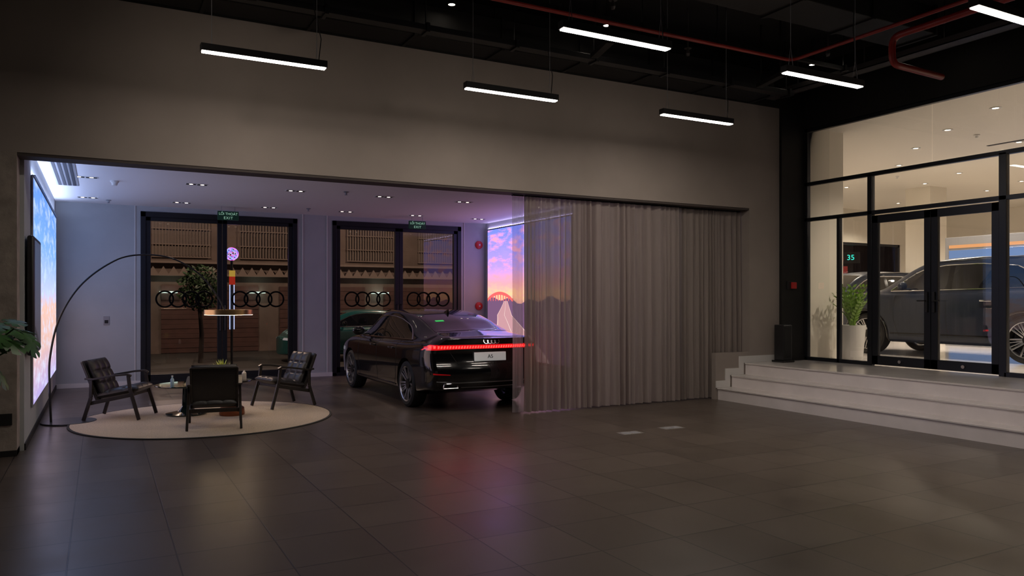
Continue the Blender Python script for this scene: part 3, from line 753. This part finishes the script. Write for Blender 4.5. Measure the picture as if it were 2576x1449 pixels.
            for k in range(10):
                base=2*math.pi*(k//2)/5; off=.16 if k%2 else -.16
                a0=base+off*.9; a1=base+off*1.9
                p0=T@Vector((.05*math.cos(a0),.05*math.sin(a0),rw-.055)); p1=T@Vector((rr*.985*math.cos(a1),rr*.985*math.sin(a1),rw-.022))
                g.bar(p0,p1,.024,.03,(1,0,0),.004)
            for k in range(5):
                a0=2*math.pi*(k+.5)/5
                for q_ in (-.13,.13):
                    p0=T@Vector((.06*math.cos(a0),.06*math.sin(a0),rw-.06)); p1=T@Vector((rr*.985*math.cos(a0+q_),rr*.985*math.sin(a0+q_),rw-.025)); g.bar(p0,p1,.014,.02,(1,0,0),.003)
            obj('rim',g,'satin',w,True,ang=30)
            g=G(); g.lathe([(rr-.03,-.03),(.05,-.03),(.05,-.02),(rr-.03,-.02)],40,T); obj('brake_disc',g,'rimd',w)
    g=G(); (ra,rwid0),(rb,rwid1)=rearw
    patch(g,'top',lambda t:(-(rwid0+(rwid1-rwid0)*t),ra+(rb-ra)*t),lambda t:((rwid0+(rwid1-rwid0)*t),ra+(rb-ra)*t),16,25,.004); obj('rear_window',g,'cglass',car,True,ang=60)
    g=G(); (ra,rwid0),(rb,rwid1)=frontw
    patch(g,'top',lambda t:(-(rwid0+(rwid1-rwid0)*t),ra+(rb-ra)*t),lambda t:((rwid0+(rwid1-rwid0)*t),ra+(rb-ra)*t),16,25,.004); obj('windscreen',g,'cglass',car,True,ang=60)
    return car,hit,patch,line
sed=[(.06,.32,.80,.985,.74,1.04,.64,1.065),(.14,.29,.865,.99,.79,1.06,.66,1.085),(.3,.27,.905,.99,.82,1.075,.66,1.105),(.6,.22,.925,.98,.83,1.10,.63,1.15),(.9,.2,.93,.975,.82,1.165,.61,1.225),(1.2,.2,.93,.97,.81,1.245,.605,1.31),(1.6,.2,.925,.965,.81,1.325,.61,1.39),(2.0,.2,.92,.96,.81,1.372,.62,1.435),(2.4,.2,.92,.955,.81,1.392,.625,1.452),(2.8,.2,.92,.95,.81,1.372,.62,1.44),(3.1,.2,.92,.95,.81,1.295,.61,1.37),(3.4,.2,.925,.95,.81,1.175,.61,1.25),(3.7,.2,.93,.95,.81,1.04,.63,1.09),(3.85,.2,.93,.95,.80,.995,.64,1.03),(4.1,.2,.93,.93,.80,.97,.62,.99),(4.4,.2,.90,.86,.76,.91,.58,.93),(4.6,.2,.85,.76,.70,.81,.5,.83),(4.72,.22,.76,.67,.60,.71,.4,.72)]
rearp=[(.2,.22),(.30,.10),(.40,.03),(.52,.0),(.64,.01),(.70,.05),(.84,.075),(.90,.06),(.98,.04),(1.04,.01),(1.1,-.01),(1.2,0)]
wb=dict(pillar=2.42,y=(1.05,3.52),z=lambda y:.998-.01*(y-1.1),seams=[[(1.5,.98),(1.42,.75),(1.52,.32),(2.4,.30),(2.42,.98)],[(2.42,.30),(3.35,.30),(3.42,.6),(3.40,.97)]],handles=[1.68,2.62],hz=.86,mirror=3.2,sill=.3)
wt=[(1.05,1.0),(1.2,1.11),(1.4,1.205),(1.8,1.295),(2.1,1.33),(2.5,1.345),(2.8,1.32),(3.0,1.265),(3.2,1.175),(3.4,1.06),(3.52,.995)]
car,hit,patch,line=make_car('sedan_car',(4.95,12.30,0),0,'glossy black fastback sedan with glowing red rear light bar',sed,'paint',.345,1.02,3.92,wb,wt,((.60,.60),(1.45,.545)),((3.05,.53),(3.78,.63)),rearp,True)
g=G(); patch(g,'rear',lambda t:(-.90+1.80*t,.905-.02*abs(2*t-1)**3),lambda t:(-.90+1.80*t,.965-.0*abs(2*t-1)),61,4,.004); obj('taillight',g,'taild',car,True,ang=60)
g=G(); n=42
for k in range(n):
    a=-.86+1.72*k/n; b=a+1.72/n*.55; patch(g,'rear',lambda t:(a+(b-a)*t,.915),lambda t:(a+(b-a)*t+.006,.95),2,3,.010)
obj('light_segment',g,'tail',car,label='row of glowing red segments')
g=G(); q=hit('rear',0,.79,0); T0=TR(0,q.y-.012,.79)@RX(-4)
g.box((-.255,-.006,-.063),(.255,.006,.063),.006,T0); pl_=obj('number_plate',g,'plate',car)
text('lettering','A5',.075,'ink',TR(0,q.y-.021,.79)@RX(86),pl_)
g=G(); q=hit('rear',0,1.015,0); q2=hit('rear',0,.98,0); yy_=min(q.y,q2.y)-.006
for k in range(4):
    cxx=(k-1.5)*.058
    g.tube([(cxx+.036*math.cos(t*math.pi/14),yy_+.012*math.sin(t*math.pi/14),1.012+.034*math.sin(t*math.pi/14)) for t in range(28)],.005,6,True)
obj('ring_emblem',g,'chrome',car,True,label='four interlocked chrome rings')
g=G(); patch(g,'rear',lambda t:(-.80+1.6*t,.345),lambda t:(-.80+1.6*t,.44+.03*math.cos((2*t-1)*1.5)),40,6,.004); obj('diffuser',g,'trimb',car,True,ang=60)
g=G(); line(g,'rear',[(-.80,.45),(-.5,.43),(0,.43),(.5,.43),(.80,.45)],.008,.006); line(g,'rear',[(-.45,.365),(0,.36),(.45,.365)],.007,.006); obj('bumper_trim',g,'satin',car)
for s in (-1,1):
    g=G(); q=hit('rear',s*.6,.385,0)
    loop=[(-.105,-.03),(-.09,.035),(.10,.035),(.115,-.03)]
    pts=[]
    for i in range(4):
        a,b=loop[i],loop[(i+1)%4]
        for k in range(6): pts.append((s*.6+s*(a[0]+(b[0]-a[0])*k/6),q.y-.015,.385+a[1]+(b[1]-a[1])*k/6))
    g.tube(pts,.010,8,True); obj('exhaust_tip',g,'chrome',car,True)
    g=G(); a0,b0=s*.62,s*.84; patch(g,'rear',lambda t:(a0+(b0-a0)*t,.54+.01*t),lambda t:(a0+(b0-a0)*t,.550+.02*t),8,3,.005); obj('reflector',g,'reflector',car)
    g=G(); a0,b0=s*.45,s*.80; patch(g,'front',lambda t:(a0+(b0-a0)*t,.62),lambda t:(a0+(b0-a0)*t,.68),10,4,.006); obj('headlight',g,'head',car)
    g=G(); patch(g,'side',lambda t:(.16+.22*t,.915+.01*t),lambda t:(.16+.22*t,.955-.02*t),8,3,.004,s); obj('taillight',g,'taild',car)
    g=G(); patch(g,'side',lambda t:(4.25+.3*t,.68),lambda t:(4.25+.3*t,.74),8,3,.004,s); obj('headlight',g,'head',car)
g=G(); patch(g,'top',lambda t:(-.40+.14*t,1.08),lambda t:(-.40+.14*t,1.14),3,3,.008); obj('window_sticker',g,'green',car)
g=G(); q=hit('top',0,1.62,0); g.add([(-.02,q.y-.08,q.z-.01),(.02,q.y-.08,q.z-.01),(.02,q.y+.1,q.z-.0),(-.02,q.y+.1,q.z),(-.005,q.y-.09,q.z+.06),(.005,q.y-.09,q.z+.06)],[[0,1,5,4],[1,2,5],[0,4,3],[4,5,2,3],[0,1,2,3]]); obj('roof_antenna',g,'paint',car)
g=G(); line(g,'rear',[(-.62,1.0),(-.60,.86),(-.50,.70),(0,.685),(.50,.70),(.60,.86),(.62,1.0)],.003,.0); obj('boot_seam',g,'ink',car)

KZ=1.07
suv=[(.05,.42,.78,1.13,.72,1.22,.60,1.24),(.15,.36,.87,1.16,.80,1.35,.62,1.38),(.35,.3,.92,1.15,.84,1.48,.62,1.54),(.6,.27,.94,1.14,.85,1.55,.63,1.61),(1.0,.26,.95,1.12,.85,1.59,.64,1.65),(1.8,.25,.945,1.10,.85,1.61,.65,1.68),(2.4,.25,.945,1.09,.85,1.60,.65,1.68),(2.8,.25,.945,1.08,.85,1.55,.65,1.63),(3.1,.25,.945,1.08,.85,1.44,.65,1.52),(3.4,.25,.95,1.08,.85,1.28,.66,1.36),(3.65,.25,.95,1.08,.86,1.15,.70,1.2),(3.8,.25,.95,1.08,.86,1.12,.70,1.15),(4.1,.25,.94,1.06,.86,1.09,.68,1.12),(4.4,.25,.91,1.0,.82,1.04,.64,1.06),(4.62,.27,.84,.9,.74,.95,.58,.97),(4.74,.3,.74,.8,.62,.84,.48,.85)]
suv=[(a,b,c,d*KZ,e_,f*KZ,g_,h*KZ) for a,b,c,d,e_,f,g_,h in suv]
wb2=dict(pillar=2.30,y=(.75,3.42),z=lambda y:(1.155-.015*(y-.7))*KZ,seams=[[(1.45,1.18),(1.4,.85),(1.5,.4),(2.28,.38),(2.30,1.18)],[(2.3,.38),(3.2,.38),(3.3,.7),(3.28,1.16)]],handles=[1.6,2.5],hz=1.02,mirror=3.05,sill=.42)
wt2=[(a,b*KZ) for a,b in [(.75,1.15),(.95,1.38),(1.2,1.49),(1.8,1.545),(2.4,1.54),(2.8,1.49),(3.0,1.41),(3.2,1.29),(3.42,1.13)]]
rp2=[(.2,.18),(.4,.05),(.6,.0),(.9,.03),(1.2,.05),(1.4,.0)]
car2,hit,patch,line=make_car('suv_car',(13.93,8.35,F2),0,'slate blue-grey SUV parked on pale floor behind the glass',suv,'paint2',.39,.98,3.88,wb2,wt2,((.2,.5),(.5,.52)),((2.95,.55),(3.6,.64)),rp2,False)
for s in (-1,1):
    g=G(); a0,b0=s*.45,s*.76; patch(g,'front',lambda t:(a0+(b0-a0)*t,.84),lambda t:(a0+(b0-a0)*t,.89),10,4,.006); obj('headlight',g,'head',car2)
    g=G(); patch(g,'side',lambda t:(4.2+.35*t,.90-.01*t),lambda t:(4.2+.35*t,.97-.02*t),8,3,.004,s); obj('headlight',g,'head',car2)
    for y in (.98,3.88):
        g=G(); pts=[]
        for k in range(25):
            a=math.pi*(-.08+1.16*k/24); q=hit('side',y+.455*math.cos(a),.39+.455*math.sin(a),.0,s)
            if q: pts.append(q)
        g.tube(pts,.022,8); obj('arch_trim',g,'trimb',car2,True)
    g=G(); line(g,'side',[(.9,1.73),(1.8,1.75),(2.6,1.71)],.014,.02,s); obj('roof_rail',g,'satin',car2)
g=G(); patch(g,'top',lambda t:(-.25+.2*t,3.3),lambda t:(-.25+.2*t,3.36),3,3,.008); obj('window_sticker',g,'green',car2)
copytree(car2,(18.2,13.9,F2),R(80),'dark SUV parked deeper in the lit showroom')

# ------------------------------------------------------------ plants
def monstera_leaf(g,pos,yaw,pitch,size,roll=0):
    T=TR(*pos)@RZ(yaw)@RX(pitch)@RY(roll)
    n=41; pts=[(0,0,0)]
    for k in range(n):
        a=-math.pi*.93+2*math.pi*.93*k/(n-1)
        r=(.62+.38*math.cos(a*.5)**2)*(1-.16*abs(math.sin(a*.5))**6)
        if k%6 in (3,) and 4<k<n-5: r*=.52
        x=math.sin(a)*r*.72; y=(math.cos(a)*r+.25); pts.append((x*size,y*size,-.22*size*(x*x*1.2+max(0,y)**2*.5)))
    pts[0]=(0,.18*size,.02*size)
    g.add(pts,[[0,k,k+1] for k in range(1,n)],T)
mp=thing('potted_monstera',(-1.12,8.5,0),'leafy green monstera plant in a tall planter','plant')
g=G(); g.lathe([(0,0),(.2,0),(.26,.75),(.24,.75),(.22,.70),(0,.70)],40); obj('planter',g,'pot',mp,True)
g=G(); g.lathe([(0,.705),(.218,.705)],32); obj('soil',g,'soil',mp)
g=G(); gl=G()
for k,(dx,dy_,z,yaw,pit,sz,ro) in enumerate([(.22,-.10,1.36,-40,10,.17,25),(.32,-.02,1.33,-75,-15,.16,35),(.46,.05,1.29,-90,-38,.17,30),(.36,-.15,1.24,-110,-35,.16,25),(.14,-.12,1.42,-20,15,.16,15),(.26,-.2,1.30,-135,-30,.17,15),(.52,-.05,1.22,-80,-55,.15,35),(.05,.1,1.45,40,15,.18,0),(-.1,-.1,1.38,130,-10,.2,0),(.1,-.25,1.22,-160,-35,.18,10),(.34,.12,1.40,-60,0,.15,25),(.42,-.12,1.34,-95,-10,.15,-10),(.24,.0,1.26,-60,-45,.16,-15),(-.2,.1,1.25,90,-20,.2,0),(.22,-.16,.98,-95,-55,.15,20),(.30,-.08,.93,-80,-60,.14,25),(0,-.3,1.0,180,-50,.18,0)]):
    monstera_leaf(gl,(dx,dy_,z),yaw,pit,sz,ro)
    g.tube([(0,0,.7),(dx*.3,dy_*.3,.7+(z-.7)*.6),(dx,dy_,z)],.007,6)
obj('stem',g,'leaf',mp); obj('foliage',gl,'leaf',mp,True,ang=60)
zp=thing('potted_zz_plant',(11.42,8.9,F2),'bushy green plant in a tall tapered white planter','plant')
g=G(); g.lathe([(0,0),(.15,0),(.165,.02),(.215,.6),(.2,.6),(.19,.56),(0,.56)],40); obj('planter',g,'pot',zp,True)
g=G(); gl=G()
for k in range(26):
    a=k*2.4; lean=.08+.24*((k*7)%10)/10; h=.42+.32*((k*3)%7)/7
    P=[Vector((math.cos(a)*lean*t*t+.04*math.cos(a),math.sin(a)*lean*t*t+.04*math.sin(a),.55+h*t)) for t in [i/8 for i in range(9)]]
    g.tube(P,.007,6)
    for i in range(2,9):
        for sd_ in (-1,1):
            p=P[i]; dd=(P[i]-P[i-1]).normalized(); sdv=Vector((-math.sin(a),math.cos(a),0))*sd_; out=(sdv+dd*.9).normalized(); w=dd.cross(out).normalized()
            w2=out.cross(w); L=.11
            gl.add([p,p+out*L*.5+w2*.022,p+out*L,p+out*L*.5-w2*.022],[[0,1,2,3]])
obj('stem',g,'leafb',zp); obj('foliage',gl,'leafb',zp)

# ------------------------------------------------------------ small objects
sk=thing('tower_speaker',(10.02,9.15,F2),'black tower speaker standing on the stone platform','speaker')
g=G(); g.box((-.10,-.1,.03),(.10,.1,.62),.012); obj('cabinet',g,'blackm',sk)
g=G(); g.box((-.085,-.104,.08),(.085,-.1,.59),.002); obj('grille',g,'ink',sk)
g=G(); g.box((-.13,-.13,0),(.13,.13,.03),.008); obj('base',g,'black',sk)
fc=thing('fire_call_point',(10.38,9.3,1.85),'small red fire call point on the black column','fire alarm')
g=G(); g.box((-.11,-.02,-.07),(.09,0,.07),.004); obj('backplate',g,'blackm',fc)
g=G(); g.box((-.03,-.05,-.055),(.08,-.02,.055),.006); obj('housing',g,'redp',fc)
for x,y in [(5.62,7.48),(6.3,7.54)]:
    e=thing('floor_socket',(x,y,0),'small brushed metal floor socket plate set in tiles','floor socket',group='floor sockets')
    g=G(); g.box((-.15,-.09,0),(.15,.09,.003)); obj('plate',g,'steel',e)
    for s in (-.12,.01):
        g=G(); g.box((s,-.065,.003),(s+.11,.065,.004)); obj('lid',g,'silverpl',e)
e=thing('wall_socket',(-.86,9.35,.38),'black power socket on concrete wall','socket')
g=G(); g.box((-.06,-.012,-.06),(.06,0,.06),.004); obj('plate',g,'black',e)
e=thing('wall_socket',(10.1,9.35,.85),'white power socket on wall above the platform','socket')
g=G(); g.box((-.045,-.01,-.045),(.045,0,.045),.004); obj('plate',g,'silverpl',e)
e=thing('floor_grate',(.95,13.1,0),'dark square floor access panel set in tiles','floor grate')
g=G(); g.box((-.3,-.3,0),(.3,.3,.004)); obj('panel',g,'grey',e)
struct('baseboard_entry',[((-.775,9.335,0),(-.76,9.9,.06)),((-5,9.335,0),(-.776,9.35,.06))],'black')

# ------------------------------------------------------------ showroom fittings
rd=thing('round_downlight',(12.3,7.0,4.6),'small round recessed downlight, lit','ceiling light',group='showroom downlights')
g=G(); g.lathe([(.05,-.001),(.085,-.001),(.085,-.012),(.05,-.012)],24); obj('rim',g,'white',rd)
g=G(); g.lathe([(0,-.004),(.05,-.004)],20); obj('bulb',g,'bulb2',rd)
pos=[(x,y) for x in (12.3,14.3,16.5,18.8,21.5) for y in (4.2,7.0,9.6,12.4,15.3)]+[(x,y) for x in (13.2,15.4,17.6,20.2,23.3) for y in (5.6,8.3,11.0,13.8)]
for x,y in pos:
    if (x,y)!=(12.3,7.0) and not(x<13 and y>9): copytree(rd,(x+.25*math.sin(y*3),y,4.6))
for x,y in [(12.8,5.5),(14.0,8.3),(17,6),(17,12)]:
    g=G(); g.lathe([(0,0),(.05,0),(.05,-.02),(.03,-.03),(.02,-.06),(0,-.06)],18); o=obj('fire_sprinkler',g,'white'); o.location=(x,y,4.6); o['label']='small white sprinkler on the cream ceiling'; o['category']='sprinkler'; o['group']='showroom sprinklers'
e=thing('linear_vent',(15.2,7.6,4.6),'thin dark linear slot diffuser in cream ceiling','air vent')
g=G(); g.box((-.04,-1.2,-.008),(.04,1.2,0)); obj('slot',g,'vent',e)
kb=thing('display_kiosk',(17,8.9,F2),'large blue lit display booth with orange edge strip','display')
g=G(); g.box((0,-2.6,0),(.5,1.9,2.45),.01); obj('body',g,'silverpl',kb)
g=G(); g.box((-.01,-2.5,.1),(-.001,1.8,2.15)); obj('panel',g,'kblue',kb)
g=G(); g.box((-.01,-2.5,2.2),(-.001,1.8,2.27)); obj('light_strip',g,'korange',kb)

# ------------------------------------------------------------ street
struct('floor_street',[((-30,16.3,-.25),(60,60,-.12))],'asphalt')
struct('floor_pavement',[((-30,16.3,-.12),(60,19,-.02))],'grey')
bd=thing('street_building',(8,27,-.12),'old two storey building with pale balcony band','building')
g=G(); g.box((-25,0,0),(30,3,9)); obj('facade',g,'facade',bd)
g=G()
g.box((-25,-.35,2.50),(30,0,2.56)); g.box((-25,-.35,2.90),(30,0,2.97))
for k in range(183):
    x=-25+k*.3; g.add([(x,-.3,2.56),(x+.3,-.3,2.56),(x+.15,-.3,2.80),(x,-.2,2.56),(x+.3,-.2,2.56),(x+.15,-.2,2.80)],[[0,1,2],[3,4,5],[0,1,4,3],[1,2,5,4],[2,0,3,5]])
for z in (4.6,5.2): g.box((-25,-.2,z),(30,0,z+.1))
obj('balcony',g,'facw',bd)
for xc in (-.8,2.3,4.95,8.6,11.3,14.5):
    g=G(); a,b=xc-8-.85,xc-8+.85
    g.box((a,-.02,3.15),(b,.01,4.4)); w=obj('window',g,'facg',bd)
    g=G()
    for k in range(19): x=a+(b-a)*k/18; g.box((x-.012,-.12,3.1),(x+.012,-.09,4.45))
    for z in (3.1,3.5,4.0,4.42): g.box((a-.03,-.13,z),(b+.03,-.08,z+.03))
    obj('grille',g,'facw',w)
for xc in (-.5,3.2,6.9,10.6,14.3):
    g=G(); a,b=xc-8-1.5,xc-8+1.5
    for k in range(14): g.box((a,-.05-.02*(k%2),.02+k*.155),(b,0,.02+k*.155+.15))
    obj('roller_shutter',g,'shut',bd)
for xc in (1.9,4.6,8.9):
    g=G(); g.box((xc-8-.25,-.5,1.95),(xc-8+.25,0,2.0)); obj('shop_light',g,'shopl',bd)
dp=thing('decorated_lamp_post',(2.85,20,-.12),'street post of white light tubes with banner and neon globe','street lamp')
g=G(); g.tube([(0,0,0),(0,0,2.72)],.03,10); obj('post',g,'blackm',dp)
for s in (-.05,.05):
    g=G(); g.tube([(s,-.04,1.0),(s,-.04,2.1)],.010,8); obj('light_tube',g,'neonw',dp)
g=G(); g.box((-.07,-.08,2.1),(.07,-.06,2.3)); g.c=1; g.box((-.07,-.08,2.3),(.07,-.06,2.45)); obj('banner',g,['banner','bannery'],dp)
g=G()
for k in range(22):
    ax=Vector((random.uniform(-1,1),random.uniform(-1,1),random.uniform(-1,1))).normalized(); u=ax.orthogonal().normalized(); v=ax.cross(u); g.c=k%3
    g.tube([Vector((0,0,2.86))+(u*math.cos(t*math.pi/10)+v*math.sin(t*math.pi/10))*.16 for t in range(20)],.004,5,True)
obj('neon_globe',g,['neon','neonp','neonw'],dp)
tr=thing('street_tree',(2.4,22.5,-.12),'small dark leafy street tree','tree')
g=G(); g.tube([(0,0,0),(.03,0,.8),(-.02,.02,1.5),(0,0,2.2)],[.07,.06,.05,.02],10); obj('trunk',g,'bark',tr)
g=G()
for k in range(800):
    d=Vector((random.gauss(0,1),random.gauss(0,1),random.gauss(0,1))).normalized()*random.random()**.4
    p=Vector((d.x*.6,d.y*.5,2.05+d.z*.65)); a=Vector((random.uniform(-1,1),random.uniform(-1,1),random.uniform(-1,1))).normalized()*.08; b=a.orthogonal().normalized()*.04
    g.add([p-a,p+b,p+a,p-b],[[0,1,2,3]])
obj('foliage',g,'leafd',tr)
sc1=copytree(car,(6.8,22.0,-.12),R(90),'teal sedan parked on the street by the kerb')
for ch in sc1.children:
    if ch.name.startswith('body'): ch.data=ch.data.copy(); ch.data.materials[0]=M['teal']
sc1.name='parked_car'
sg=thing('street_sign',(23.2,18.6,-.1),'red pedestrian street sign with round sign and cyan digits','street sign')
g=G(); g.tube([(0,.05,0),(0,.05,4.0)],.04,10); obj('post',g,'blackm',sg)
TT=RZ(-50)
g=G(); g.box((-.25,-.06,2.1),(.25,-.02,2.9),0,TT); pb=obj('board',g,'signr',sg)
text('lettering','ĐƯỜNG',.15,'signw',TT@TR(0,-.065,2.65)@RX(90),pb); text('lettering','ĐI BỘ',.17,'signw',TT@TR(0,-.065,2.35)@RX(90),pb)
g=G(); g.lathe([(.15,-.02),(.22,-.02),(.22,.02),(.15,.02),(.15,-.02)],40,TT@TR(-.1,-.05,3.15)@RX(90)); g.c=1; g.lathe([(0,0),(.15,0)],30,TT@TR(-.1,-.05,3.15)@RX(90)); obj('round_sign',g,['signr','signw'],sg)
g=G(); g.box((-.1,-.06,3.0),(.5,-.02,3.4),0,TT@TR(.15,0,0)); cbx=obj('countdown_display',g,'black',sg)
text('lettering','35',.26,'cyan',TT@TR(.35,-.07,3.2)@RX(90),cbx)

# ------------------------------------------------------------ lights
def light(kind,loc,e,colr,size=.1,rot=(0,0,0),**k):
    L=bpy.data.lights.new('lamp_'+kind.lower(),kind); L.energy=e; L.color=colr
    if kind=='AREA': L.size=size
    else: L.shadow_soft_size=size
    for a,b in k.items(): setattr(L,a,b)
    o=bpy.data.objects.new('light_source',L); COL.objects.link(o); o.location=loc; o.rotation_euler=rot; return o
for x in (12.3,14.3,16.5,18.8,21.5):
    for y in (4.2,9.6 if x>13 else 7.0,15.3): light('SPOT',(x,y,4.55),300,(1,.86,.68),.06,spot_size=R(140),spot_blend=.6)
for x in (-.2,1.3,2.8,4.3,5.8): light('SPOT',(x,12.7,3.36),10,(1,.9,.82),.04,spot_size=R(120),spot_blend=.6)
copytree(ts,(-.2,5.1,4.5))
sdir=Vector((1.7,9.35,3.3))-Vector((-.2,5.1,4.43))
light('SPOT',(-.2,5.15,4.46),32,(1,.86,.72),.05,rot=sdir.to_track_quat('-Z','Y').to_euler(),spot_size=R(60),spot_blend=1)
light('POINT',(1,21,5.5),620,(1,.70,.52),.15); light('POINT',(9,21,5.5),620,(1,.70,.52),.15); light('POINT',(24,21,5.5),200,(1,.62,.38),.15)
w=bpy.data.worlds.new('night'); S.world=w; w.use_nodes=True
w.node_tree.nodes['Background'].inputs[0].default_value=(.012,.012,.02,1); w.node_tree.nodes['Background'].inputs[1].default_value=.6

# ------------------------------------------------------------ camera
cam=bpy.data.cameras.new('camera'); cam.sensor_width=36; cam.lens=1932/2576*36; cam.shift_y=30.5/2576; cam.clip_end=200
co=bpy.data.objects.new('camera',cam); COL.objects.link(co); co.location=(0,0,1.6); co.rotation_euler=(R(90),0,R(-28.16)); S.camera=co
S.view_settings.view_transform='Standard'
